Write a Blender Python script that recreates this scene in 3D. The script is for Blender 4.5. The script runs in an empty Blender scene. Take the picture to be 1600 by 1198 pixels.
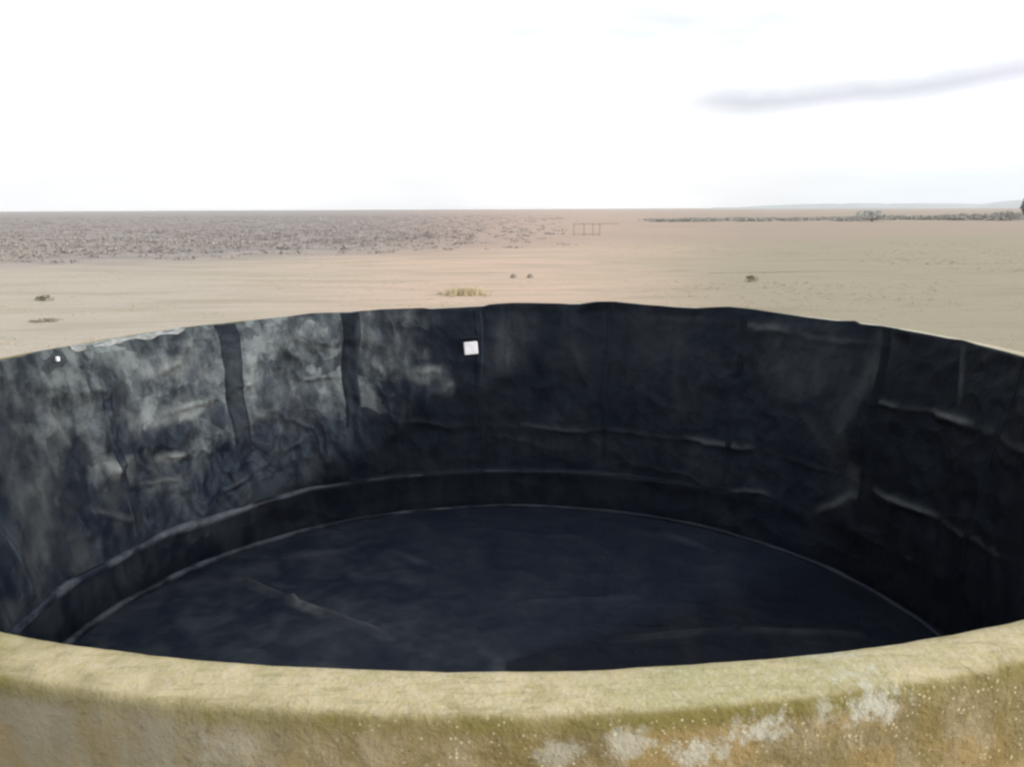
import bpy, math, random
import numpy as np
from mathutils import Matrix, Vector
PI = math.pi
S = bpy.context.scene
COL = S.collection
rng = np.random.default_rng(7)
random.seed(7)

# ------------------------------------------------------------------ camera
RIM = 1.5                      # height of the tank rim above the plain
CAMX, CAMY, CAMZ = 0.0647, -6.815, RIM + 1.3
PITCH, ROLL = 0.2010, -0.0045
cd = bpy.data.cameras.new('camera'); cam = bpy.data.objects.new('camera', cd); COL.objects.link(cam)
cd.sensor_width = 36; cd.lens = 30.24; cd.clip_start = 0.05; cd.clip_end = 20000
F = Vector((0, math.cos(PITCH), -math.sin(PITCH))); U0 = Vector((0, math.sin(PITCH), math.cos(PITCH))); R0 = Vector((1, 0, 0))
rt = R0*math.cos(ROLL) + U0*math.sin(ROLL); up = U0*math.cos(ROLL) - R0*math.sin(ROLL)
cam.matrix_world = Matrix(((rt.x, up.x, -F.x, CAMX), (rt.y, up.y, -F.y, CAMY), (rt.z, up.z, -F.z, CAMZ), (0, 0, 0, 1)))
S.camera = cam
cd.dof.use_dof = False

# ------------------------------------------------------------------ light
SUN_EL, SUN_AZ = math.radians(14.5), math.radians(107)      # azimuth clockwise from +Y: the sun is off to the right
sl = bpy.data.lights.new('sun', 'SUN'); sun = bpy.data.objects.new('sun', sl); COL.objects.link(sun)
sl.energy = 4.4; sl.angle = math.radians(4); sl.color = (1.0, 0.93, 0.84)
sd = Vector((math.sin(SUN_AZ)*math.cos(SUN_EL), math.cos(SUN_AZ)*math.cos(SUN_EL), math.sin(SUN_EL)))
sun.rotation_euler = sd.to_track_quat('Z', 'Y').to_euler()
sun.location = (30, -4, 12)

S.view_settings.view_transform = 'Standard'; S.view_settings.look = 'None'
S.view_settings.exposure = 0.0; S.view_settings.gamma = 1.0
S.render.engine = 'CYCLES'
S.cycles.filter_width = 2.6
S.cycles.max_bounces = 6; S.cycles.volume_bounces = 0
S.cycles.use_denoising = True

# ------------------------------------------------------------------ node helpers
class NT:
    def __init__(s, tree): s.t = tree; s.n = tree.nodes; s.l = tree.links
    def new(s, typ, **kw):
        n = s.n.new(typ)
        for k, v in kw.items(): setattr(n, k, v)
        return n
    def link(s, a, b): s.l.new(a, b)
    def setin(s, sock, v):
        if isinstance(v, bpy.types.NodeSocket): s.l.new(v, sock)
        else: sock.default_value = v
    def math(s, op, a, b=0.0, c=None, clamp=False):
        n = s.new('ShaderNodeMath', operation=op, use_clamp=clamp)
        s.setin(n.inputs[0], a); s.setin(n.inputs[1], b)
        if c is not None: s.setin(n.inputs[2], c)
        return n.outputs[0]
    def noise(s, vec, scale, detail=4, rough=0.55, dist=0.0):
        n = s.new('ShaderNodeTexNoise'); s.setin(n.inputs['Vector'], vec)
        n.inputs['Scale'].default_value = scale; n.inputs['Detail'].default_value = detail
        n.inputs['Roughness'].default_value = rough; n.inputs['Distortion'].default_value = dist
        return n.outputs['Fac']
    def ss(s, v, lo, hi):
        n = s.new('ShaderNodeMapRange', interpolation_type='SMOOTHSTEP', clamp=True)
        s.setin(n.inputs[0], v); n.inputs[1].default_value = lo; n.inputs[2].default_value = hi
        n.inputs[3].default_value = 0; n.inputs[4].default_value = 1
        return n.outputs[0]
    def mix(s, f, a, b):
        n = s.new('ShaderNodeMix', data_type='RGBA'); s.setin(n.inputs[0], f)
        for i, v in ((6, a), (7, b)):
            if isinstance(v, tuple): v = tuple(v)+(1,) if len(v) == 3 else v
            s.setin(n.inputs[i], v)
        return n.outputs[2]
    def vscale(s, vec, sc):
        n = s.new('ShaderNodeVectorMath', operation='MULTIPLY'); s.setin(n.inputs[0], vec); n.inputs[1].default_value = sc
        return n.outputs[0]
    def sep(s, vec):
        n = s.new('ShaderNodeSeparateXYZ'); s.setin(n.inputs[0], vec); return n.outputs
    def pos(s):
        return s.new('ShaderNodeTexCoord').outputs['Object']
def material(name, rough=0.8, spec=0.3):
    m = bpy.data.materials.new(name); m.use_nodes = True
    t = NT(m.node_tree); b = m.node_tree.nodes['Principled BSDF']
    b.inputs['Roughness'].default_value = rough; b.inputs['Specular IOR Level'].default_value = spec
    return m, t, b
def bump(t, b, h, strength, dist):
    n = t.new('ShaderNodeBump'); t.setin(n.inputs['Height'], h)
    n.inputs['Strength'].default_value = strength; n.inputs['Distance'].default_value = dist
    t.link(n.outputs[0], b.inputs['Normal'])

# ------------------------------------------------------------------ world: hazy, mostly overcast bright sky
W = bpy.data.worlds.new('World'); S.world = W; W.use_nodes = True
t = NT(W.node_tree); bg = W.node_tree.nodes['Background']
sky = t.new('ShaderNodeTexSky', sky_type='NISHITA'); sky.sun_disc = False
sky.sun_elevation = SUN_EL; sky.sun_rotation = SUN_AZ; sky.dust_density = 2.0
gen = t.new('ShaderNodeTexCoord').outputs['Generated']
x, y, z = t.sep(gen)
az = t.math('ARCTAN2', x, y); el = t.math('ARCSINE', z)
azd = t.math('MULTIPLY', az, 180/PI); eld = t.math('MULTIPLY', el, 180/PI)
nz = t.noise(t.vscale(gen, (1.0, 1.0, 3.5)), 3.0, 5)
veil = t.math('ADD', 0.80, t.math('MULTIPLY', t.ss(nz, 0.35, 0.6), 0.2))          # thin white overcast veil
# one long thin grey-blue gap in the veil, low on the right
wob = t.math('MULTIPLY', t.math('SUBTRACT', t.noise(gen, 9.0, 4), 0.5), 1.1)
line = t.math('ADD', t.math('ADD', 6.35, t.math('MULTIPLY', t.math('POWER', t.math('MULTIPLY', t.math('SUBTRACT', azd, 16.0), 0.1), 2.0), 0.55)), wob)
dl = t.math('ABSOLUTE', t.math('SUBTRACT', eld, line))
gap = t.math('SUBTRACT', 1.0, t.ss(t.math('DIVIDE', dl, t.math('ADD', 0.45, t.math('MULTIPLY', t.noise(gen, 9.0, 4), 0.75))), -0.3, 1.7))
gap = t.math('MULTIPLY', gap, t.ss(azd, 8.5, 14.5))
gap = t.math('MULTIPLY', gap, t.math('SUBTRACT', 1.0, t.ss(azd, 38.0, 60.0)))
white = t.mix(t.math('MULTIPLY', t.ss(azd, 10.0, 26.0), t.math('SUBTRACT', 1.0, t.ss(eld, 0.8, 4.0))), (10.9, 11.0, 11.2), (7.3, 8.4, 9.2))
white = t.mix(t.math('MULTIPLY', t.ss(t.noise(t.vscale(gen, (1.0, 1.0, 4.0)), 2.3, 4), 0.50, 0.72), 0.85), white, (7.55, 7.95, 8.1))
white = t.mix(gap, white, (6.3, 6.35, 7.3))
c = t.mix(veil, sky.outputs[0], white)
t.link(c, bg.inputs['Color']); bg.inputs['Strength'].default_value = 0.125

# ------------------------------------------------------------------ mesh helpers
def tag(o, label=None, cat=None, group=None, kind=None):
    if label: o['label'] = label
    if cat: o['category'] = cat
    if group: o['group'] = group
    if kind: o['kind'] = kind
    return o
def mesh_obj(name, verts, faces, mat, parent=None, smooth=True):
    me = bpy.data.meshes.new(name)
    verts = np.asarray(verts, dtype=np.float32).reshape(-1, 3)
    if isinstance(faces, np.ndarray):
        n, k = faces.shape
        me.vertices.add(len(verts)); me.vertices.foreach_set('co', verts.ravel())
        me.loops.add(n*k); me.loops.foreach_set('vertex_index', faces.astype(np.int32).ravel())
        me.polygons.add(n); me.polygons.foreach_set('loop_start', np.arange(0, n*k, k, dtype=np.int32))
        me.update(calc_edges=True)
    else:
        me.from_pydata(verts.tolist(), [], faces)
    me.validate()
    me.polygons.foreach_set('use_smooth', np.full(len(me.polygons), smooth))
    if mat: me.materials.append(mat)
    me.update()
    o = bpy.data.objects.new(name, me); COL.objects.link(o)
    if parent: o.parent = parent
    return o
def empty(name, loc, label, cat, group=None):
    o = bpy.data.objects.new(name, None); COL.objects.link(o); o.location = loc
    return tag(o, label, cat, group)
def grid_faces(nr, nc, wrap):                    # nr rows, nc columns (columns may wrap)
    r = np.arange(nr-1)[:, None]; cc = np.arange(nc if wrap else nc-1)[None, :]
    a = r*nc + cc; b = r*nc + (cc+1) % nc
    return np.stack([a, b, b+nc, a+nc], -1).reshape(-1, 4)
def vnoise(p, seed=0):                           # value noise, p (...,3) -> -1..1
    i = np.floor(p).astype(np.int64); f = p - i; f = f*f*f*(f*(f*6-15)+10)
    def h(a, b, c):
        n = (a*374761393 + b*668265263 + c*1274126177 + seed*974634777) & 0x7fffffff
        n = ((n ^ (n >> 13))*1103515245) & 0x7fffffff
        n = ((n ^ (n >> 16))*12345677) & 0x7fffffff
        return (n ^ (n >> 15)) % 65536/32767.5 - 1
    out = 0
    for dx in (0, 1):
        for dy in (0, 1):
            for dz in (0, 1):
                w = (f[..., 0] if dx else 1-f[..., 0])*(f[..., 1] if dy else 1-f[..., 1])*(f[..., 2] if dz else 1-f[..., 2])
                out = out + w*h(i[..., 0]+dx, i[..., 1]+dy, i[..., 2]+dz)
    return out
def fbm(p, scale, octv=4, seed=0, gain=0.5):
    p = np.asarray(p)*np.asarray(scale); a = 1.0; s = 0; tot = 0
    for k in range(octv):
        s = s + a*vnoise(p*2**k + 17.3*k, seed+k); tot += a; a *= gain
    return s/tot
def sstep(x, a, b):
    u = np.clip((x-a)/(b-a), 0, 1); return u*u*(3-2*u)

# ------------------------------------------------------------------ materials
# plain: dry short grass on pale soil
m_ground, t, b = material('dry_plain', 0.95, 0.1)
P = t.pos(); px, py, pz = t.sep(P)
big = t.noise(P, 0.035, 4); mid = t.noise(t.vscale(P, (0.35, 1.0, 1.0)), 0.5, 5); fine = t.noise(P, 7.0, 6, 0.7)
bear = t.math('MULTIPLY', t.math('ARCTAN2', px, t.math('ADD', py, 6.8)), 180/PI)      # bearing of a patch of soil or turf
bearn = t.math('ADD', bear, t.math('MULTIPLY', t.math('SUBTRACT', big, 0.5), 16))
soil = t.mix(t.ss(bearn, 3.0, 17.0), (0.505, 0.380, 0.302), (0.290, 0.262, 0.195))
leftm = t.math('SUBTRACT', 1.0, t.ss(bearn, -24.0, -3.0))
soil = t.mix(leftm, soil, (0.410, 0.370, 0.315))
soil = t.mix(t.math('MULTIPLY', t.ss(mid, 0.42, 0.68), 0.35), soil, (0.31, 0.27, 0.205))
str_ = t.math('MULTIPLY', t.ss(t.noise(t.vscale(P, (0.16, 0.75, 1.0)), 0.9, 6, 0.68, 0.6), 0.50, 0.64), t.math('ADD', 0.36, t.math('MULTIPLY', t.ss(bear, 4.0, 18.0), 0.40)))
soil = t.mix(str_, soil, (0.235, 0.215, 0.155))
soil = t.mix(t.math('MULTIPLY', t.ss(t.noise(t.vscale(P, (0.2, 1.0, 1.0)), 0.22, 4), 0.5, 0.66), 0.28), soil, (0.30, 0.30, 0.21))
soil = t.mix(t.math('MULTIPLY', t.ss(fine, 0.35, 0.75), 0.35), soil, (0.28, 0.245, 0.175))
# rough grey scrub soil beyond a slanting edge
edge = t.math('SUBTRACT', py, t.math('ADD', 52.0, t.math('MULTIPLY', px, 0.55)))
edge = t.math('ADD', edge, t.math('MULTIPLY', t.math('SUBTRACT', t.noise(P, 0.08, 4), 0.5), 26))
rough = t.math('MULTIPLY', t.ss(edge, -12.0, 14.0), t.math('SUBTRACT', 1.0, t.math('MULTIPLY', t.ss(bear, -8.0, 8.0), 0.50)))
rcol = t.mix(t.ss(t.noise(P, 0.3, 5), 0.35, 0.65), (0.215, 0.197, 0.188), (0.290, 0.262, 0.245))
rcol = t.mix(t.ss(bear, -14.0, 2.0), rcol, (0.33, 0.248, 0.215))
soil = t.mix(rough, soil, rcol)
t.link(soil, b.inputs['Base Color']); bump(t, b, t.math('ADD', fine, mid), 0.5, 0.05)

def leaf_mat(name, c1, c2, scale=3.0, rough=0.8):
    m, t, b = material(name, rough, 0.2); P = t.pos()
    t.link(t.mix(t.ss(t.noise(P, scale, 4), 0.3, 0.7), c1, c2), b.inputs['Base Color'])
    return m
m_scrub = leaf_mat('grey_scrub', (0.225, 0.205, 0.195), (0.315, 0.285, 0.265), 0.10)
m_dry = leaf_mat('dry_grass', (0.33, 0.29, 0.20), (0.46, 0.39, 0.29), 0.4)
m_shrub = leaf_mat('shrub_leaf', (0.23, 0.218, 0.165), (0.32, 0.30, 0.24), 6)
m_brown = leaf_mat('brown_leaf', (0.21, 0.17, 0.115), (0.32, 0.265, 0.185), 6)
m_yellow = leaf_mat('yellow_green_grass', (0.47, 0.41, 0.27), (0.54, 0.46, 0.32), 3)
m_tree = leaf_mat('far_tree_leaf', (0.23, 0.23, 0.21), (0.31, 0.305, 0.275), 0.3)
m_dtree = leaf_mat('dark_tree_leaf', (0.09, 0.09, 0.115), (0.17, 0.17, 0.20), 0.6)
m_pale = leaf_mat('pale_leaf', (0.36, 0.37, 0.35), (0.50, 0.51, 0.47), 0.6)
m_bark = leaf_mat('bark', (0.08, 0.065, 0.05), (0.16, 0.13, 0.10), 4)
m_post = leaf_mat('weathered_post', (0.33, 0.262, 0.215), (0.40, 0.325, 0.27), 4)
m_stone = leaf_mat('field_stone', (0.20, 0.165, 0.135), (0.33, 0.28, 0.24), 9)
m_hill = leaf_mat('far_hill', (0.30, 0.34, 0.36), (0.38, 0.42, 0.43), 0.01)  # pale blue carries part of the haze in the colour

# black plastic liner. Upper left wall: some dust, plus pale sheen painted into the colour.
def liner_mat(name, dusty, base=(0.0030, 0.0047, 0.0100)):  # dusty: adds the left wall's dust together with its painted sheen
    m, t, b = material(name, 0.42, 0.20); b.inputs['Specular Tint'].default_value = (0.55, 0.75, 1.0, 1); P = t.pos(); px, py, pz = t.sep(P)
    th = t.math('MULTIPLY', t.math('ARCTAN2', px, py), 180/PI)
    Pn = t.vscale(P, (1.0, 1.0, 0.8))
    n1 = t.noise(Pn, 2.1, 5, 0.6, 0.6); n2 = t.noise(Pn, 6.0, 5, 0.65, 0.4); n3 = t.noise(P, 60.0, 3, 0.7)
    wp = t.new('ShaderNodeVectorMath', operation='ADD'); t.link(t.vscale(P, (1.0, 1.0, 1.15)), wp.inputs[0])
    wn = t.new('ShaderNodeTexNoise'); t.link(P, wn.inputs['Vector']); wn.inputs['Scale'].default_value = 2.6; wn.inputs['Detail'].default_value = 3
    t.link(t.vscale(wn.outputs['Color'], (0.45, 0.45, 0.45)), wp.inputs[1])
    vf = t.new('ShaderNodeTexVoronoi', feature='F1'); t.link(wp.outputs[0], vf.inputs['Vector']); vf.inputs['Scale'].default_value = 3.6
    fac = t.sep(vf.outputs['Color'])[0]  # random cell tone, painted as lighter and darker crumple facets
    drip = t.noise(t.vscale(P, (7.0, 7.0, 0.5)), 1.0, 3)
    film = t.math('MULTIPLY', t.ss(t.math('ADD', n1, t.math('MULTIPLY', drip, 0.35)), 0.5, 0.95), 0.075)
    film = t.math('MULTIPLY', film, t.math('SUBTRACT', 1.0, t.math('MULTIPLY', t.ss(th, 40.0, 63.0), 0.85)))  # film cut back to paint the right wall's shade
    film = t.math('MULTIPLY', film, t.math('ADD', 1.0, t.math('MULTIPLY', t.math('SUBTRACT', 1.0, t.ss(th, -50.0, -10.0)), 1.3)))
    d = film
    if dusty:  # left wall dust, with its pale sheen put into the colour
        ang = t.math('MULTIPLY', t.ss(t.math('ADD', th, t.math('MULTIPLY', t.math('SUBTRACT', n1, 0.5), 14)), -96.0, -56.0),
                     t.math('SUBTRACT', 1.0, t.ss(th, -31.0, -8.0)))
        up_ = t.ss(t.math('ADD', pz, t.math('MULTIPLY', t.math('SUBTRACT', n1, 0.5), 1.6)), -1.75, -0.40)
        w = t.math('MULTIPLY', ang, up_)
        patch = t.ss(t.math('ADD', t.math('MULTIPLY', n1, 0.40), t.math('ADD', t.math('MULTIPLY', n2, 0.35), t.math('MULTIPLY', drip, 0.25))), 0.42, 0.61)
        d = t.math('MAXIMUM', film, t.math('MULTIPLY', w, t.math('MULTIPLY', t.math('ADD', 0.16, t.math('MULTIPLY', patch, 0.90)), t.math('ADD', 0.42, t.math('MULTIPLY', t.ss(fac, 0.15, 0.85), 0.72)))))
    at = t.new('ShaderNodeAttribute', attribute_name='sheen_dust').outputs['Fac']  # painted fold highlights, sheen patches and dust, per vertex
    at = t.math('MULTIPLY', at, t.math('ADD', 0.55, t.math('MULTIPLY', t.ss(n2, 0.3, 0.65), 0.6)))
    cl_ = t.mix(d, t.mix(t.ss(th, 52.0, 66.0), base, tuple(q*0.42 for q in base)), (0.125, 0.142, 0.140))  # base darkened on the right to paint in that wall's shade
    t.link(t.mix(at, cl_, (0.27, 0.29, 0.29)), b.inputs['Base Color'])
    t.link(t.math('ADD', 0.40, t.math('ADD', t.math('MULTIPLY', d, 0.20), t.math('MULTIPLY', n2, 0.12))), b.inputs['Roughness'])
    t.link(t.math('ADD', 0.09, t.math('MULTIPLY', d, 0.35)), b.inputs['Specular IOR Level'])
    bump(t, b, t.math('ADD', t.math('MULTIPLY', vf.outputs['Distance'], 1.6 if dusty else 0.3), t.math('ADD', n2, t.math('MULTIPLY', n3, 0.10))), 0.55, 0.028)
    return m
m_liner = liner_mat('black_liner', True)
m_clean = liner_mat('clean_black_liner', False, (0.002, 0.003, 0.007))
m_floor = liner_mat('black_floor_liner', False, (0.0058, 0.0088, 0.0180))
m_flap, t, b = material('dusty_flap', 0.6, 0.35); P = t.pos()
t.link(t.mix(t.ss(t.noise(P, 9, 4), 0.3, 0.7), (0.13, 0.15, 0.145), (0.30, 0.31, 0.33)), b.inputs['Base Color'])
m_white, t, b = material('white_plastic', 0.4, 0.5); P = t.pos()
t.link(t.mix(t.ss(t.noise(P, 12, 4), 0.4, 0.8), (0.82, 0.82, 0.86), (0.70, 0.70, 0.74)), b.inputs['Base Color'])

# cement render with lichen, moss and flaking whitewash
m_wall, t, b = material('weathered_render', 0.92, 0.15)
P = t.pos(); px, py, pz = t.sep(P)
n1 = t.noise(P, 1.6, 5, 0.6); n2 = t.noise(P, 7.0, 6, 0.65, 0.5); n3 = t.noise(P, 38.0, 5, 0.7); n4 = t.noise(t.vscale(P, (1, 1, 0.25)), 11.0, 4, 0.6)
th = t.math('MULTIPLY', t.math('ARCTAN2', px, t.math('MULTIPLY', py, -1.0)), 180/PI)      # 0 on the near side, + to the right
topc = t.mix(t.ss(n2, 0.3, 0.7), (0.400, 0.350, 0.195), (0.525, 0.450, 0.285))
topc = t.mix(t.math('MULTIPLY', t.ss(n1, 0.45, 0.62), 0.6), topc, (0.33, 0.335, 0.165))
topc = t.mix(t.math('MULTIPLY', t.ss(t.noise(P, 26.0, 5, 0.75), 0.47, 0.62), 0.5), topc, (0.52, 0.47, 0.36))
topc = t.mix(t.math('MULTIPLY', t.ss(t.noise(t.vscale(P, (1.5, 6.0, 1.0)), 5.0, 5, 0.7), 0.50, 0.64), 0.50), topc, (0.25, 0.235, 0.115))
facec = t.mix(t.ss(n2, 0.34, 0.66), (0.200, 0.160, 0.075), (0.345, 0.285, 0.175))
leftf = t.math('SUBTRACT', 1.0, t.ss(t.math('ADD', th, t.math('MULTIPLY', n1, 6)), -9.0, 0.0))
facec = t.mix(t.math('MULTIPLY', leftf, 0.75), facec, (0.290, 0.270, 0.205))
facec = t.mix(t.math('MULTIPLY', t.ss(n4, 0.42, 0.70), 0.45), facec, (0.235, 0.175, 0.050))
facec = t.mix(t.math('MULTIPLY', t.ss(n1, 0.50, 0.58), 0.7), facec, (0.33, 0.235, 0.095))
topc = t.mix(t.math('MULTIPLY', t.ss(py, -1.0, 3.0), 0.7), topc, (0.50, 0.49, 0.45))
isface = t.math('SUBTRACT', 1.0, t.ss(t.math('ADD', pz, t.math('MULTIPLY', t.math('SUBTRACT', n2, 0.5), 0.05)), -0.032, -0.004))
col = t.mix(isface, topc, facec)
# moss line on the arris
arr = t.math('MULTIPLY', t.ss(pz, -0.085, -0.035), t.math('SUBTRACT', 1.0, t.ss(pz, -0.02, -0.002)))
col = t.mix(t.math('MULTIPLY', arr, t.math('ADD', 0.35, t.math('MULTIPLY', t.ss(n1, 0.36, 0.56), 0.55))), col, (0.185, 0.160, 0.050))
# bare patches of pale render
def blob(cx, cz, rx, rz, amp=0.8):
    a = t.math('DIVIDE', t.math('SUBTRACT', th, cx), rx); q = t.math('DIVIDE', t.math('SUBTRACT', pz, cz), rz)
    d = t.math('SQRT', t.math('ADD', t.math('MULTIPLY', a, a), t.math('MULTIPLY', q, q)))
    d = t.math('ADD', d, t.math('MULTIPLY', t.math('SUBTRACT', t.noise(P, 16.0, 6, 0.75), 0.5), 4.5))
    return t.math('MULTIPLY', t.math('SUBTRACT', 1.0, t.ss(d, 0.3, 1.3)), amp)
for args in ((8.8, -0.075, 0.9, 0.05), (12.9, -0.05, 1.2, 0.05), (4.4, -0.10, 0.8, 0.05, 0.6), (11.0, -0.045, 0.4, 0.03, 0.5), (-8.5, -0.13, 1.2, 0.06, 0.25), (6.8, -0.13, 0.9, 0.05, 0.7), (2.2, -0.11, 0.8, 0.04, 0.45)):
    col = t.mix(blob(*args), col, (0.52, 0.52, 0.45))
vo = t.new('ShaderNodeTexVoronoi'); t.link(P, vo.inputs['Vector']); vo.inputs['Scale'].default_value = 62
vr = t.sep(vo.outputs['Color'])
dots = t.math('MULTIPLY', t.math('SUBTRACT', 1.0, t.ss(t.math('ADD', vo.outputs['Distance'], t.math('MULTIPLY', n3, 0.35)), 0.28, 0.5)), t.ss(vr[0], 0.25, 0.6))
spk = t.math('MULTIPLY', dots, t.math('MULTIPLY', t.ss(t.noise(P, 9.0, 3), 0.38, 0.55), t.math('MULTIPLY', t.math('ADD', 0.25, t.math('MULTIPLY', isface, 0.75)), t.ss(t.math('ADD', th, t.math('MULTIPLY', n1, 8)), -5.0, 4.0))))
col = t.mix(t.math('MULTIPLY', spk, 0.8), col, (0.66, 0.60, 0.42))
dk = t.math('MULTIPLY', t.ss(t.noise(P, 30.0, 4, 0.7), 0.58, 0.70), t.math('MULTIPLY', isface, 0.55))
col = t.mix(dk, col, (0.12, 0.095, 0.05))
t.link(col, b.inputs['Base Color']); bump(t, b, t.math('ADD', n3, t.math('MULTIPLY', n2, 1.2)), 0.8, 0.025)

# ------------------------------------------------------------------ the tank (local z = 0 at the rim)
tank = empty('water_tank', (0, 0, RIM), 'large round masonry water tank, empty, lined inside with wrinkled black plastic', 'water tank')
RI, TH = 4.578, 0.205
ZF, R1, Z2, R2 = -2.571, 3.985, -2.084, 4.11

NT_ = 1800
ang = np.arange(NT_)/NT_*2*PI                     # 0 = far side (+Y), clockwise seen from above
deg = (np.degrees(ang)+180) % 360-180
def periodic(a, lst):
    xs = np.array([p[0] for p in lst]); ys = np.array([p[1] for p in lst])
    return np.interp(a, xs, ys, period=360)
LIP = [(-120, -.01), (-95, -.02), (-80.3, -0.014), (-76.5, -0.025), (-74.5, -0.014), (-70.7, -0.019), (-65.9, -0.043), (-62.5, -0.028), (-58.0, -0.033), (-52.1, -0.004), (-48.6, -0.005), (-45.6, -0.022), (-43.0, -0.011), (-35.9, 0.003), (-31.8, 0.019), (-25.5, 0.005), (-20.3, 0.017), (-14.0, 0.014), (-11.9, -0.007), (-9.8, -0.044), (-6.1, -0.044), (-4.4, 0.014), (-2.8, 0.047), (0.9, 0.062), (8.3, 0.056), (11.5, 0.043), (14.7, 0.090), (17.8, 0.097), (23.1, 0.069), (29.4, 0.051), (36.6, 0.100), (40.7, 0.088), (47.9, 0.055), (51.9, 0.034), (56.2, 0.070), (57.4, 0.037), (60.4, 0.05), (62.8, 0.047), (65.8, 0.023), (68.8, 0.022), (72.7, 0.035), (74.7, 0.021), (77.6, 0.009), (84, 0.01), (100, 0), (125, 0), (180, 0)]
lip = periodic(deg, LIP)
ringp = np.stack([np.sin(ang), np.cos(ang), np.zeros(NT_)], -1)
lip_rough = lip + 0.006*fbm(ringp*RI, 2.5, 3, 5)
far_w = sstep(np.cos(ang), -0.2, 0.3)

# masonry: wall shell and rim top follow the slow waves of the lip
base_z = periodic(deg, [(-100, -.03), (-80, -.028), (-66, -.040), (-52, -.020), (-30, -.005), (-12, -.004), (-8, .004), (0, .030), (12, .050), (30, .055), (42, .056), (52, .044), (60, .042), (68, .028), (78, .010), (95, .002), (120, 0), (150, 0), (180, 0)])
ow = 0.012*fbm(ringp*4.8, 0.8, 3, 9)
inw = 0.006*fbm(ringp*4.8, 1.5, 3, 21) - 0.022*(1-far_w) - periodic(deg, [(-180, .034), (-172, .034), (-158, .022), (-130, 0), (130, 0), (155, 0), (165, .012), (172, .028), (180, .034)])
prof = [  # (radius kind, offset, z)
    ('i', 0.035, -2.62), ('i', 0.035, -1.2), ('i', 0.030, -0.05), ('i', 0.022, -0.016), ('i', 0.036, -0.004), ('i', 0.07, 0.0), ('i', 0.11, 0.001), ('i', 0.15, -0.001),
    ('o', -0.030, -0.004), ('o', -0.014, -0.011), ('o', -0.004, -0.026), ('o', 0.0, -0.05), ('o', 0.002, -0.08), ('o', 0.004, -0.12), ('o', 0.005, -0.17), ('o', 0.006, -0.25), ('o', 0.008, -0.5), ('o', 0.01, -1.0), ('o', 0.012, -1.62)]
rows = []
for kind, off, z in prof:
    r = (RI+inw if kind == 'i' else RI+TH+ow) + off
    zz = z + (base_z if z > -0.3 else base_z*0)
    p = np.stack([np.sin(ang)*r, np.cos(ang)*r, zz], -1)
    amp = 0.0035 if z > -0.01 else 0.006
    dn = fbm(p, 9.0, 4, 31)*amp
    if z > -0.012: p[:, 2] += dn
    else: p[:, :2] += (p[:, :2]/r[:, None])*dn[:, None]
    rows.append(p)
mesh_obj('wall', np.concatenate(rows), grid_faces(len(prof), NT_, True)[:, ::-1], m_wall, tank)

# liner surface as a function of angle (deg array) and z
CREASE = [(-22, -1.50, 8, -1.55, .03, 0.0072), (6, -1.53, 36, -1.55, .03, 0.0096), (44, -1.52, 66, -1.60, .03, 0.0072), (75, -1.62, 92, -1.60, .03, 0.0120), (78, -.70, 95, -.74, .04, 0.0120), (66, -.69, 72, -.71, .03, 0.0120), (47, -.14, 60, -.20, .04, 0.0120), (22, -.20, 39, -.15, .05, 0.0072), (-8, -1.62, 12, -1.80, .03, 0.0060), (20, -1.9, 41, -2.0, .03, 0.0072), (50, -.9, 59, -1.5, .06, 0.0090), (10, -.3, 16, -1.2, .06, 0.0072), (28, -.3, 31, -1.3, .06, 0.0072), # (theta0, z0, theta1, z1, width, height)
    (31, -1.546, 44.7, -1.51, .035, .035), (40.6, -2.02, 48.7, -1.999, .03, .03), (64.8, -1.619, 77.3, -1.623, .035, .045), (70.9, -.71, 78.6, -.70, .045, .055),
    (62.5, -.70, 66.6, -.69, .03, .03), (-59.3, -.816, -49.8, -.807, .04, .05), (-58.4, -.414, -53, -.302, .05, .045), (-46.3, -.681, -43.2, -.714, .03, .05),
    (-60.1, -1.302, -56.3, -1.321, .035, .05), (-69, -1.313, -66.1, -1.173, .05, .05), (-16.8, -.778, -11.3, -.798, .05, .045), (-12.1, -1.124, -9.2, -.928, .035, .035),
    (-64.9, -1.534, -57.9, -1.609, .03, .03), (-44.5, -1.022, -42.1, -1.164, .04, .03), (-78, -.42, -74, -.95, .06, .05), (39, -.155, 47.2, -.134, .05, .03), (-2.4, -.154, -.3, -.9, .12, .03),
    (-73.4, -.274, -72, -.61, .04, .03), (-66, -1.9, -75, -1.55, .04, .03), (-24, -.62, -21, -.83, .05, .04), (-38, -.35, -33, -.6, .05, .03), (-36, -.75, -28, -.78, .03, .03), (-67, -.75, -70, -1.1, .05, .04),
    (-20, -1.45, -8, -1.5, .03, .02), (2, -1.5, 14, -1.53, .03, .02), (-52, -1.8, -46, -1.75, .03, .03), (-40, -1.62, -36, -1.5, .03, .02), (61.5, 0.0, 63.8, -1.9, .03, .030), (73.2, 0, 75.2, -.6, .025, .025), (63.8, -1.7, 56, -2.05, .05, .03)]
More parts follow.
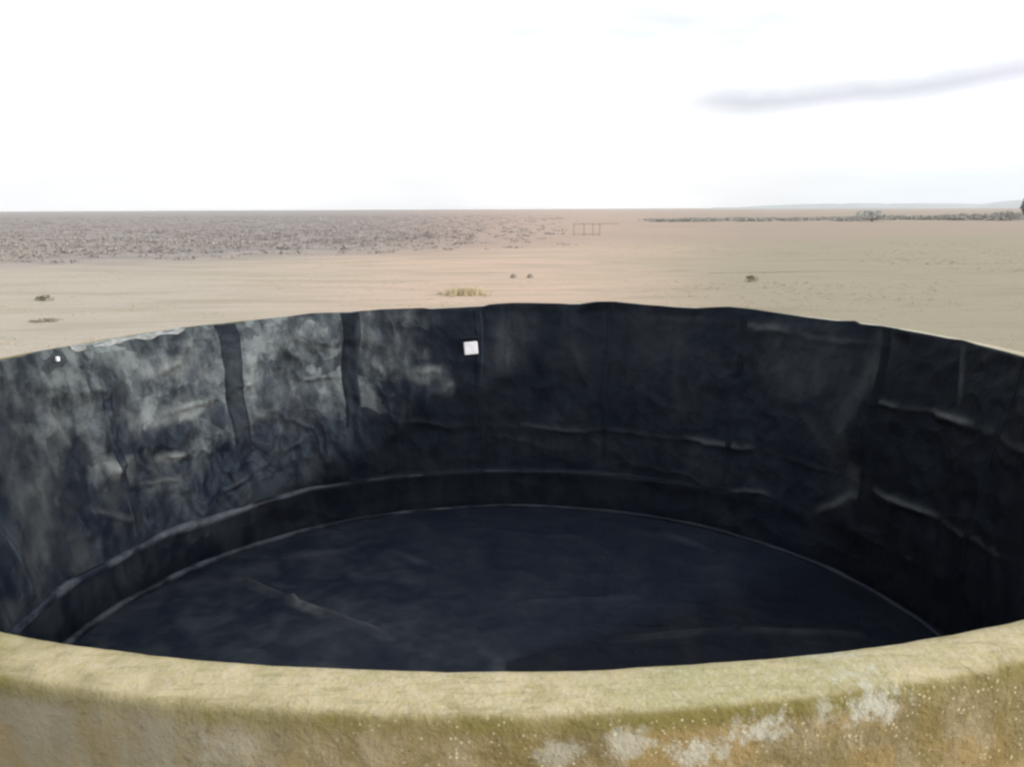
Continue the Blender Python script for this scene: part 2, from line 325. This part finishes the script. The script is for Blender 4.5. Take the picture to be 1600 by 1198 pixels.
BLOB = [(49,-.45,10,.42,.07),(26,-.35,6,.5,.035),(12,-.5,4,.5,.03),(0,-.9,5,.7,.02),(35,-1.75,8,.15,.05),(10,-1.75,14,.14,.03),(58,-1.2,4,.9,.03),(-20,-.45,5,.3,.12),(-85,-.7,4,.5,.10),(-80,-1.2,4,.4,.08),(-62,-.6,4,.3,.15),(-33,-.25,3,.2,.2),(-36,-.85,4,.15,.15),(-56,-.36,3,.12,.5),(-55,-.83,5,.10,.45),(-67,-1.24,1.8,.16,.40),(-58,-1.31,2.4,.07,.5),(-45,-.70,1.5,.05,.9),(-43,-1.08,1.7,.12,.25),(-14,-.79,3.2,.10,.30),(-24,-.72,2,.14,.28),
    (-10.5,-1.02,1.4,.12,.18),(-70,-.8,2.2,.38,.12),(-50.5,-.25,2,.3,.22),(-40,-.4,6,.42,.10),(-36,-1.1,5,.25,.06),(-60,-1.6,4,.06,.14),(-76,-.6,2,.4,.12),(-24.2,-.3,.8,.35,.16),
    (-43.5,-.3,1.2,.35,.16),(0,-.4,3,.4,.035),(20,-.35,8,.3,.015),(43,-.145,5,.05,.06),(48,-.6,7,.4,.02),(60.5,-.7,1.3,.9,.06),(-84,-1.6,3,.4,.06),(-78,-1.9,3,.3,.06)]  # pale patches: dust film and sheen painted on the wall
def liner_r(dg, z, want_sheen=False):
    sheen_dust = 0
    a = np.radians(dg)
    k = np.clip(-z/-Z2, 0, 1)
    r = RI + (R2-RI)*k
    low = sstep(z, Z2+0.03, Z2-0.03)*(1-0.95*sstep(dg, 12, 48)*(1-sstep(dg, 120, 150)))                       # ledge, then the lower skirt
    r = r - 0.055*low
    r = r - sstep(z, Z2-0.1, ZF)*0.05
    p = np.stack([np.sin(a)*RI, np.cos(a)*RI, z+0*a], -1)
    left = sstep(dg, -125, -95)*(1-sstep(dg, -22, -4)) * 0.75 + 0.25
    hang = sstep(z, 0.0, -0.12)                            # pinned at the rim
    body = hang*(1-0.8*low)
    n = fbm(p, (1.4, 1.4, 1.1), 4, 3)
    rid = 1-np.abs(fbm(p + 0.3*np.stack([n, n, n], -1), (1.7, 1.7, 1.4), 3, 11, 0.4)); rid = rid**3
    rid2 = 1-np.abs(fbm(p, (4.0, 4.0, 3.2), 2, 15)); rid2 = rid2**2
    d = (0.055 + 0.02*(dg < 0))*n + left*(0.034*rid + 0.014*rid2)
    d = d + 0.008*fbm(p, (5, 5, 0.7), 2, 41)
    # crease strokes
    for (t0, z0, t1, z1, w, hgt) in CREASE:
        m = np.radians(1)*4.4
        ax, bx = t0*m, t1*m; dx, dz = bx-ax, z1-z0; L2 = dx*dx+dz*dz
        u = np.clip(((dg*m-ax)*dx + (z-z0)*dz)/L2, 0, 1)
        px_, pz_ = ax+u*dx, z0+u*dz
        s = z-pz_ + 0.10*n
        prof_ = np.where(s > 0, np.exp(-(s/(w*1.3))**2), np.exp(-(s/(w*0.9))**2))
        al = np.exp(-(np.maximum(0, np.abs(dg*m-px_) - 0.0)/(w*2))**2) if abs(dx) > abs(dz) else 1.0
        if abs(dx) <= abs(dz): prof_ = np.exp(-((dg*m-px_+0.10*n)/w)**2)*np.exp(-((z-pz_)/(w*2))**2)
        e_ = np.clip(1-np.abs(2*u-1)**2.5, 0, 1)
        d = d + 0.8*hgt*prof_*al*e_
        sheen_dust = sheen_dust + np.where(dg < 0, 2.5, 5.5)*hgt*np.exp(-((s-(w*0.5 if abs(dx) > abs(dz) else 0))/(w*0.8))**2)*prof_*al*e_  # pale ridge line paints the fold's highlight into the colour
    if want_sheen:
        q = fbm(p, (3.2, 3.2, 3.2), 4, 71)
        for (t0, z0, rt_, rz_, amp) in BLOB:
            dd = np.hypot((dg+5*n-t0)/rt_, (z+.12*n-z0)/rz_) + 0.9*q
            sheen_dust = sheen_dust + 0.75*amp*(1-sstep(dd, 0.1, 1.5))
        return sheen_dust*(1-low)
    return r - d*body
zs = np.concatenate([np.linspace(0.0, -0.3, 22, endpoint=False), np.linspace(-0.3, Z2+0.05, 96, endpoint=False), np.linspace(Z2+0.05, Z2-0.05, 10, endpoint=False), np.linspace(Z2-0.05, ZF, 16)])
rows = []
lipw = 0.3*sstep(-np.cos(ang), .2, -.3)*0 + (0.002 + 0.02*far_w)*(1+.8*fbm(ringp*RI, 1.3, 3, 77)) + 0.03*far_w*np.clip(fbm(ringp*RI, 0.7, 2, 78), 0, 1)
for off, dz in ((1.0, -0.002), (0.7, 0.003), (0.25, 0.004)):        # the sheet laps on to the masonry
    r = RI + 0.02*far_w + lipw*off
    rows.append(np.stack([np.sin(ang)*r, np.cos(ang)*r, np.maximum(lip_rough, base_z+0.004) + dz - 0.05*(1-far_w)], -1))
topz = np.maximum(lip_rough, base_z-0.02) - 0.05*(1-far_w)
for z in zs:
    zz = z + topz*(1-sstep(-z, 0, 0.4))
    r = liner_r(deg, np.full(NT_, z))
    rows.append(np.stack([np.sin(ang)*r, np.cos(ang)*r, zz], -1))
# the top edge droops below the masonry in some places: the lap rows follow lip_rough exactly there
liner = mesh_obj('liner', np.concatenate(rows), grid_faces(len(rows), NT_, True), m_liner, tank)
dv = [np.zeros(NT_)]*3 + [np.clip(liner_r(deg, np.full(NT_, z), True), 0, 1) for z in zs]
at_ = liner.data.attributes.new('sheen_dust', 'FLOAT', 'POINT'); at_.data.foreach_set('value', np.concatenate(dv).astype(np.float32))

# floor sheet with low ripples, a raised weld ring at its edge and two long folds
def floor_z(X, Y):
    p = np.stack([X, Y, 0*X], -1)
    z = 0.018*fbm(p, (0.8, 0.8, 1), 4, 51) + 0.010*(1-np.abs(fbm(p, (2.2, 2.2, 1), 3, 52)))**3
    for (x0, y0, x1, y1, w, hgt) in ((-2.75, 1.70, -2.14, 1.23, .04, .05), (-2.14, 1.23, -1.1, .5, .04, .045), (.9, .42, 2.14, .59, .03, .03), (2.14, .59, 3.3, .49, .03, .03), (1.91, 3.0, 2.34, 2.5, .06, .03), (-1.42, 2.55, -.79, 2.09, .04, .025), (-.5, 3.2, .9, 2.9, .04, .015), (0.3, 1.2, 1.3, 1.3, .05, .015)):
        dx, dy = x1-x0, y1-y0; u = np.clip(((X-x0)*dx+(Y-y0)*dy)/(dx*dx+dy*dy), 0, 1)
        z = z + hgt*np.exp(-(np.hypot(X-x0-u*dx, Y-y0-u*dy)/w)**2)
    return z
rr = np.concatenate([np.linspace(0.0005, 3.8, 150), np.linspace(3.82, 4.10, 12)])
rows = []
for r in rr:
    X, Y = np.sin(ang[::2])*r, np.cos(ang[::2])*r
    rows.append(np.stack([X, Y, ZF + 0.01 + floor_z(X, Y)*(1-sstep(r, 3.7, 3.95))], -1))
FV = np.concatenate(rows)
bottom = mesh_obj('liner_floor', FV, grid_faces(len(rr), NT_//2, True)[:, ::-1], m_floor, tank)
fd = 0.030*np.clip(fbm(FV, (1.1, 1.1, 1), 5, 81)+0.15, 0, 1)*sstep(-FV[:, 0], -1.5, 2.5) + 0.05*np.clip(fbm(FV, (3.0, 1.0, 1), 4, 82)-0.05, 0, 1)  # paler left half puts the floor's light falloff into the colour
for (x0, y0, x1, y1, w, am) in ((-2.9, 1.80, -2.14, 1.23, .05, .10), (-2.25, 1.31, -1.75, .95, .05, .26), (-1.8, 1.0, -1.0, .42, .05, .12), (.9, .42, 2.14, .59, .05, .05), (2.14, .59, 3.3, .49, .05, .05), (1.91, 3.0, 2.34, 2.5, .10, .05), (-1.42, 2.55, -.79, 2.09, .07, .06), (-2.6, 2.3, -1.7, 2.6, .08, .06)):
    dx, dy = x1-x0, y1-y0; X, Y = FV[:, 0]+.03*fbm(FV, 2.0, 3, 83), FV[:, 1]+.05*fbm(FV, 2.0, 3, 84)
    u = np.clip(((X-x0)*dx+(Y-y0)*dy)/(dx*dx+dy*dy), 0, 1)
    fd = fd + am*np.exp(-(np.hypot(X-x0-u*dx, Y-y0-u*dy)/w)**2)*(1-abs(2*u-1)**3)  # pale streaks painted as highlights on the floor folds
at_ = bottom.data.attributes.new('sheen_dust', 'FLOAT', 'POINT'); at_.data.foreach_set('value', np.clip(fd, 0, 1).astype(np.float32))
# weld ring: a doubled flange standing along the foot of the wall
def ring_tube(name, rfun, zfun, rad, mat, parent, n=720, k=8, squash=1.0):
    a = np.arange(n)/n*2*PI; r = rfun(a); z = zfun(a); rows = []
    if callable(rad): rad = rad(a)
    for j in range(k):
        q = j/k*2*PI
        rows.append(np.stack([np.sin(a)*(r+rad*math.cos(q)), np.cos(a)*(r+rad*math.cos(q)), z+rad*squash*math.sin(q)], -1))
    V = np.concatenate(rows); fa = grid_faces(k, n, True)
    last = (k-1)*n + np.arange(n); fa = np.concatenate([fa, np.stack([last, (k-1)*n+(np.arange(n)+1) % n, (np.arange(n)+1) % n, np.arange(n)], -1)])
    return mesh_obj(name, V, fa[:, ::-1], mat, parent)
m_weld, t, b = material('weld_flange', 0.4, 0.45); P = t.pos()
b.inputs['Specular IOR Level'].default_value = 0.12
sx_, sy_, sz_ = t.sep(P); th_ = t.math('MULTIPLY', t.math('ARCTAN2', sx_, sy_), 180/PI)
wk = t.math('MULTIPLY', t.ss(t.noise(P, 1.6, 5, 0.7), 0.40, 0.62), t.math('SUBTRACT', 1.0, t.math('MULTIPLY', t.ss(th_, -30.0, 30.0), 0.80)))
t.link(t.mix(wk, (0.006, 0.009, 0.017), (0.066, 0.076, 0.094)), b.inputs['Base Color'])
def wav(a, s, seed, amp): return amp*fbm(np.stack([np.sin(a)*4, np.cos(a)*4, 0*a], -1), s, 3, seed)
ring_tube('weld_seam', lambda a: R1+wav(a, 1.2, 61, .025), lambda a: ZF+0.022+wav(a, 1.5, 62, .012), lambda a: 0.026+0.012*sstep(-np.degrees((a+PI) % (2*PI)-PI), -10, 50)+wav(a, 2.0, 67, .012), m_weld, bottom, 1440)
ring_tube('wall_fold', lambda a: R2-0.035+0.045*sstep(np.degrees((a+PI) % (2*PI)-PI), 12, 48)+wav(a, 0.9, 63, .035)*(1-sstep(np.degrees((a+PI) % (2*PI)-PI), 0, 30)), lambda a: Z2+0.0+wav(a, 0.8, 64, .07), lambda a: (0.006 + 0.008*sstep(-np.degrees((a+PI) % (2*PI)-PI), -40, 0) + 0.028*sstep(-np.degrees((a+PI) % (2*PI)-PI), 15, 50))*(1+0.6*fbm(np.stack([np.sin(a)*4, np.cos(a)*4, 0*a], -1), 1.5, 3, 66)), m_weld, liner, 1440)

# overlapping vertical joints of the sheet, each a strip of cleaner plastic
def strip(t0, t1, w, ztop, zbot, mat, name, lift=0.009):
    k = 60; c = 9; V = []
    for i in range(k):
        u = i/(k-1); z = ztop + (zbot-ztop)*u; tc = t0+(t1-t0)*u + 0.25*math.sin(u*9)
        for j in range(c):
            s = (j/(c-1)-0.5)*2; dg = tc + s*w*(1-0.15*u)
            r = float(liner_r(np.array([dg]), np.array([z]))[0]) - lift*(1-s**8) + 0.002
            zz = z + float(np.interp(dg, np.sort(deg), topz[np.argsort(deg)]))*(1-float(sstep(-z, 0, 0.4)))
            a = math.radians(dg); V.append((math.sin(a)*r, math.cos(a)*r, zz))
    return mesh_obj(name, V, grid_faces(k, c, False), mat, liner)
strip(-46.0, -46.9, 1.75, -0.004, -1.5, m_clean, 'joint_strip', 0.014)
strip(-26.0, -27.4, 1.6, -0.004, -1.4, m_clean, 'joint_strip', 0.014)
for a0, a1, zb in ((61.5, 63.8, -2.0), (-5, -4.5, -1.9), (17, 17.5, -2.0), (39, 39.6, -2.0), (82, 83, -2.0), (-67, -67.5, -2.0), (-88, -88.5, -2.0)):
    strip(a0, a1, 0.7, -0.004, zb, m_liner, 'joint_strip', 0.012)
# a loose dusty flap of the sheet hanging over the rim on the left
V = []; k = 90
for i in range(k):
    u = i/(k-1); dg = -70 + 18*u; a = math.radians(dg)
    hgt = (0.075 + 0.03*math.sin(u*7+1) + 0.012*math.sin(u*31))*math.sin(PI*min(1, max(0, u*1.02)))**0.35
    for j in range(7):
        v = j/6; z = 0.012 - v*hgt
        r = RI + 0.03 - 0.045*math.sin(min(1, v*2.2)*PI/2) - 0.012*math.sin(u*22)*v
        zb = float(np.interp(dg, np.sort(deg), np.maximum(lip_rough, base_z+0.004)[np.argsort(deg)]))
        V.append((math.sin(a)*r, math.cos(a)*r, zb + z))
fl = mesh_obj('folded_flap', V, grid_faces(k, 7, False), m_flap, liner); fl['label'] = 'dusty grey flap of liner folded over the rim'

# box helper with bevelled edges
import bmesh
def bev_box(name, size, mat, parent=None, bevel=0.01, M=None):
    bm = bmesh.new(); bmesh.ops.create_cube(bm, size=1)
    bmesh.ops.scale(bm, vec=size, verts=bm.verts)
    bmesh.ops.bevel(bm, geom=bm.edges[:], offset=bevel, segments=2, affect='EDGES', profile=0.5)
    if M is not None: bmesh.ops.transform(bm, matrix=M, verts=bm.verts)
    me = bpy.data.meshes.new(name); bm.to_mesh(me); bm.free(); me.materials.append(mat)
    o = bpy.data.objects.new(name, me); COL.objects.link(o)
    if parent: o.parent = parent
    return o
# white square outlet on the far wall, with a dark bar standing in for the shade above it
def wall_frame(dg, z, inset):
    a = math.radians(dg); r = float(liner_r(np.array([dg]), np.array([z]))[0]) - inset
    n = Vector((-math.sin(a), -math.cos(a), 0)); tx = Vector((math.cos(a), -math.sin(a), 0))
    M = Matrix(((tx.x, n.x, 0, math.sin(a)*r), (tx.y, n.y, 0, math.cos(a)*r), (0, 0, 1, z), (0, 0, 0, 1)))
    return M
Mw = wall_frame(-6.2, -0.50, 0.05) @ Matrix.Rotation(math.radians(-4), 4, 'Y')
out = bev_box('outlet_plate', (0.18, 0.05, 0.17), m_white, tank, 0.012, Mw)
out['label'] = 'small white square outlet plate high on the far liner wall'
bev_box('outlet_shadow_bar', (0.23, 0.07, 0.05), m_clean, out, 0.012, Mw @ Matrix.Translation((0, 0.0, 0.125)))
Mw2 = wall_frame(-72.8, -0.10, 0.02)
cl = bev_box('liner_clip', (0.035, 0.03, 0.045), m_white, liner, 0.008, Mw2); cl['label'] = 'small white clip near the rim on the left'

# ------------------------------------------------------------------ the plain
ra = np.concatenate([[4.70], np.geomspace(4.9, 2500, 240)])
na = 720; aa = np.arange(na)/na*2*PI; rows = []
for r in ra:
    X, Y = np.sin(aa)*r, np.cos(aa)*r
    z = 0.05*fbm(np.stack([X, Y, 0*X], -1), 0.09, 4, 90)*sstep(r, 6, 20)*(1-0.6*sstep(r, 200, 800))
    if r < 5.5: z = z*0
    rows.append(np.stack([X, Y, z], -1))
ground = mesh_obj('ground', np.concatenate(rows), grid_faces(len(ra), na, True)[:, ::-1], m_ground)
tag(ground, 'flat dry plain of pale soil and short grass reaching the horizon', 'ground', kind='structure')

# leaf clumps -------------------------------------------------------
def blades(centers, h, w, per, seed=1, lean=0.5):          # tufts of narrow blades: one triangle each
    r = np.random.default_rng(seed); n = len(centers)
    c = np.repeat(centers, per, 0); hh = np.repeat(h, per)*r.uniform(.5, 1.1, n*per); ww = np.repeat(w, per)
    a = r.uniform(0, 2*PI, n*per); off = np.stack([np.cos(a), np.sin(a)], -1)*(ww*r.uniform(0, .6, n*per))[:, None]
    b0 = c.copy(); b0[:, :2] += off
    bw = ww*0.10; a2 = r.uniform(0, 2*PI, n*per); side = np.stack([np.cos(a2), np.sin(a2), 0*a2], -1)*bw[:, None]
    tip = b0 + np.stack([np.cos(a)*lean*hh, np.sin(a)*lean*hh, hh], -1)
    V = np.stack([b0-side, b0+side, tip], 1).reshape(-1, 3)
    return V, np.arange(len(V)).reshape(-1, 3)
def leaf_cloud(c, rad, n, leaf, seed=1, lumps=7, flat=True):   # irregular crown made of small quads, in lumps
    r = np.random.default_rng(seed)
    L = r.normal(size=(lumps, 3)); L /= np.linalg.norm(L, axis=1)[:, None]; L *= r.uniform(.25, .68, (lumps, 1)); ls = r.uniform(.28, .5, lumps)
    k = r.integers(0, lumps, n); d = r.normal(size=(n, 3)); d /= np.linalg.norm(d, axis=1)[:, None]
    p = (L[k] + d*(ls[k]*r.uniform(.55, 1.05, n)**.6)[:, None])
    if flat: p[:, 2] = np.maximum(p[:, 2], -0.95+r.uniform(0, .3, n))
    p = p*np.array(rad) + np.array(c)
    u = r.normal(size=(n, 3)); u /= np.linalg.norm(u, axis=1)[:, None]; v = np.cross(u, r.normal(size=(n, 3))); v /= np.linalg.norm(v, axis=1)[:, None]
    s = leaf*r.uniform(.6, 1.3, (n, 1))
    V = np.stack([p-u*s, p-v*s*.6, p+u*s, p+v*s*.6], 1).reshape(-1, 3)
    return V, np.arange(len(V)).reshape(-1, 4)
def join(parts):
    Vs, Fs, o = [], [], 0
    for V, Fc in parts: Vs.append(V); Fs.append(Fc+o); o += len(V)
    return np.concatenate(Vs), np.concatenate(Fs)

# dry grass of the plain (uncountable)
n = 16000
dist = 13 + 70*rng.random(n)**1.3; be = rng.uniform(-0.62, 0.62, n)
X, Y = CAMX+np.sin(be)*dist, CAMY+np.cos(be)*dist
keep = (X**2+Y**2 > 5.2**2) & (fbm(np.stack([X*0.3, Y, 0*X], -1), 0.35, 3, 5) > -0.25)
X, Y = X[keep], Y[keep]
V, Fc = blades(np.stack([X, Y, 0*X-0.03], -1), rng.uniform(.03, .085, len(X)), rng.uniform(.08, .25, len(X)), 9, 3)
tag(mesh_obj('dry_grass', V, Fc, m_dry, smooth=False), 'short dry grass tufts scattered over the pale plain', 'grass', kind='stuff')
# grey scrub: rough belt beyond the slanting edge, low, uncountable
n = 9000
d2 = 52 + 330*rng.random(n)**1.6; be = rng.uniform(-0.66, 0.06, n)
X, Y = CAMX+np.sin(be)*d2, CAMY+np.cos(be)*d2
e = Y - (55 + 0.55*X) + 12*fbm(np.stack([X, Y, 0*X], -1), 0.06, 3, 8)
dens = sstep(e, -4, 26)*(1-0.80*sstep(np.degrees(be), -14, 4))
keep = rng.random(n) < dens
X, Y = X[keep], Y[keep]; parts = []
for i in range(len(X)):
    s = rng.uniform(.2, .6); parts.append(leaf_cloud((X[i], Y[i], s*.22), (s*2.1, s*1.5, s*.16), 16, s*.22, 100+i, 4))
V, Fc = join(parts)
tag(mesh_obj('scrub', V, Fc, m_scrub, smooth=False), 'belt of low grey scrub across the far left of the plain', 'scrub', kind='stuff')
# far treeline on the right, reads as one mass
parts = []; k = 0
for u in np.linspace(0, 1, 230):
    X = 30 + 150*u; Y = 168 - 8*u + rng.uniform(0, 30)
    hgt = (0.35 + 1.55*sstep(u, 0.15, 0.8)) * rng.uniform(.7, 1.15); wd = rng.uniform(2.0, 5.0)
    k += 1; parts.append(leaf_cloud((X, Y, hgt*.48), (wd, wd, hgt*.60), 120, .32, 900+k, 6))
V, Fc = join(parts)
tag(mesh_obj('treeline', V, Fc, m_tree, smooth=False), 'low dark far-off treeline along the horizon on the right', 'treeline', kind='stuff')

# single shrubs and stones on the plain ------------------------------
def shrub(name, x, y, rad, nleaf, leaf, mat, label, cat, seed, trunk=False):
    o = empty(name, (x, y, 0), label, cat)
    V, Fc = leaf_cloud((0, 0, rad[2]*(1.1 if trunk else .8)), rad, nleaf, leaf, seed, 8)
    mesh_obj('crown' if trunk else 'foliage', V, Fc, mat, o, smooth=False)
    bm = bmesh.new()
    for i in range(4 if not trunk else 3):
        a = i*2.1+seed; ln = rad[2]*(1.0 if not trunk else 1.3); tip = Vector((math.cos(a)*rad[0]*.35, math.sin(a)*rad[1]*.35, ln))
        q = Vector((0, 0, 1)).rotation_difference(tip.normalized()).to_matrix().to_4x4()
        L = tip.length; bmesh.ops.create_cone(bm, cap_ends=True, segments=7, radius1=rad[2]*.07, radius2=rad[2]*.025, depth=L, matrix=q @ Matrix.Translation((0, 0, L/2-0.02)))
    me = bpy.data.meshes.new('stem'); bm.to_mesh(me); bm.free(); me.materials.append(m_bark)
    s = bpy.data.objects.new('trunk' if trunk else 'stem', me); COL.objects.link(s); s.parent = o
    return o
shrub('shrub', -14.7, 20.3, (.36, .30, .13), 260, .035, m_shrub, 'small dark green shrub alone on the plain at the far left', 'shrub', 11)
shrub('grass_clump', -11.9, 15.1, (.52, .25, .05), 220, .03, m_shrub, 'low flat dark tuft of grass just beyond the left rim of the tank', 'grass clump', 12)
shrub('shrub', 9.2, 26.3, (.34, .28, .15), 260, .035, m_brown, 'small brown shrub on the plain beyond the right half of the tank', 'shrub', 13)
V, Fc = blades(np.stack([rng.normal(-1.45, .32, 90), rng.normal(21.6, .25, 90), np.full(90, -.03)], -1), np.full(90, .28), np.full(90, .22), 12, 44, .4)
gc = empty('grass_clump', (0, 0, 0), 'clump of yellow green grass behind the far rim of the tank above the white outlet', 'grass clump')
gc.location = (-1.45, 21.6, 0); V[:, 0] += 1.45; V[:, 1] -= 21.6
mesh_obj('blades', V, Fc, m_yellow, gc, smooth=False)
# thin line of darker withered grass
nn = 330
ux = rng.uniform(8.4, 14.0, nn); V, Fc = blades(np.stack([ux, 30.2+.14*(ux-8.4)+rng.normal(0, .07, nn), np.full(nn, -.02)], -1), np.full(nn, .07), np.full(nn, .16), 9, 45)
tag(mesh_obj('withered_grass', V, Fc, m_brown, smooth=False), 'thin line of brown withered grass on the right of the plain', 'grass', kind='stuff')
def stone(x, y, s, seed, label):
    bm = bmesh.new(); bmesh.ops.create_icosphere(bm, subdivisions=3, radius=1)
    co = np.array([v.co[:] for v in bm.verts]); nz_ = fbm(co, 1.3, 4, seed)
    for v, q in zip(bm.verts, nz_):
        v.co *= 1+.22*q; v.co.x *= s*.62; v.co.y *= s*.5; v.co.z = v.co.z*s*.58 + s*.42
    me = bpy.data.meshes.new('stone'); bm.to_mesh(me); bm.free(); me.materials.append(m_stone)
    o = bpy.data.objects.new('stone', me); COL.objects.link(o); o.location = (x, y, -0.03)
    return tag(o, label, 'stone', 'small stones standing on the plain')
stone(0.15, 28.4, .22, 3, 'left one of two small brown stones on the plain beyond the tank')
stone(0.83, 28.4, .22, 8, 'right one of two small brown stones on the plain beyond the tank')
# wooden fence far off
fe = empty('wooden_fence', (6.4, 83, 0), 'short faint wooden fence of posts and rails far across the plain', 'fence')
for i, px_ in enumerate((0.1, 1.15, 2.05, 2.75)):
    bev_box('post', (.13, .13, 1.3), m_post, fe, .02, Matrix.Translation((px_, 0, .62)))
bev_box('rail', (2.9, .07, .10), m_post, fe, .015, Matrix.Translation((1.4, -.10, .16)))
bev_box('rail', (4.6, .07, .11), m_post, fe, .015, Matrix.Translation((2.4, -.10, 1.18)))
shrub('bush', 68.0, 158.0, (3.4, 2.6, 1.15), 900, .28, m_pale, 'large pale grey bush in front of the dark treeline on the right', 'bush', 21, True)
shrub('tree', 98.0, 158.0, (2.3, 2.3, 2.4), 1600, .28, m_dtree, 'dark tree standing on the horizon at the right edge', 'tree', 22, True)

# low far hills beyond the treeline on the right
V = []; kk = 160
for i in range(kk):
    u = i/(kk-1); be_ = math.radians(13+32*u); R_ = 1650
    hg = 17*math.sin(PI*min(1, u*1.3)) ** .8*(0.65+0.5*float(fbm(np.array([[u*7, 0, 0]]), 1, 4, 6)[0])) if u < .77 else 8
    hg = max(hg, 2)
    for j, (dr, hh) in enumerate(((-500, 0), (-240, .55), (0, 1), (300, .6), (700, 0))):
        V.append((math.sin(be_)*(R_+dr), math.cos(be_)*(R_+dr), hg*hh - (1 if hh == 0 else 0)))
tag(mesh_obj('hills', V, grid_faces(kk, 5, False), m_hill), 'low pale blue hills on the horizon at the right', 'hills', kind='structure')

# ------------------------------------------------------------------ air
HAZE = 0.00036
hz, t, b = material('haze_air')
t.n.remove(b); pv = t.new('ShaderNodeVolumePrincipled'); pv.inputs['Density'].default_value = HAZE; pv.inputs['Color'].default_value = (0.97, 0.98, 1.0, 1); pv.inputs['Anisotropy'].default_value = 0.2
t.link(pv.outputs[0], [q for q in t.n if q.type == 'OUTPUT_MATERIAL'][0].inputs['Volume'])
h = bev_box('haze', (5100, 5100, 75), None if False else hz, None, 0.5, Matrix.Translation((0, 0, 37.5-3.0)))
tag(h, 'thin pale haze over the whole plain', 'haze', kind='stuff')
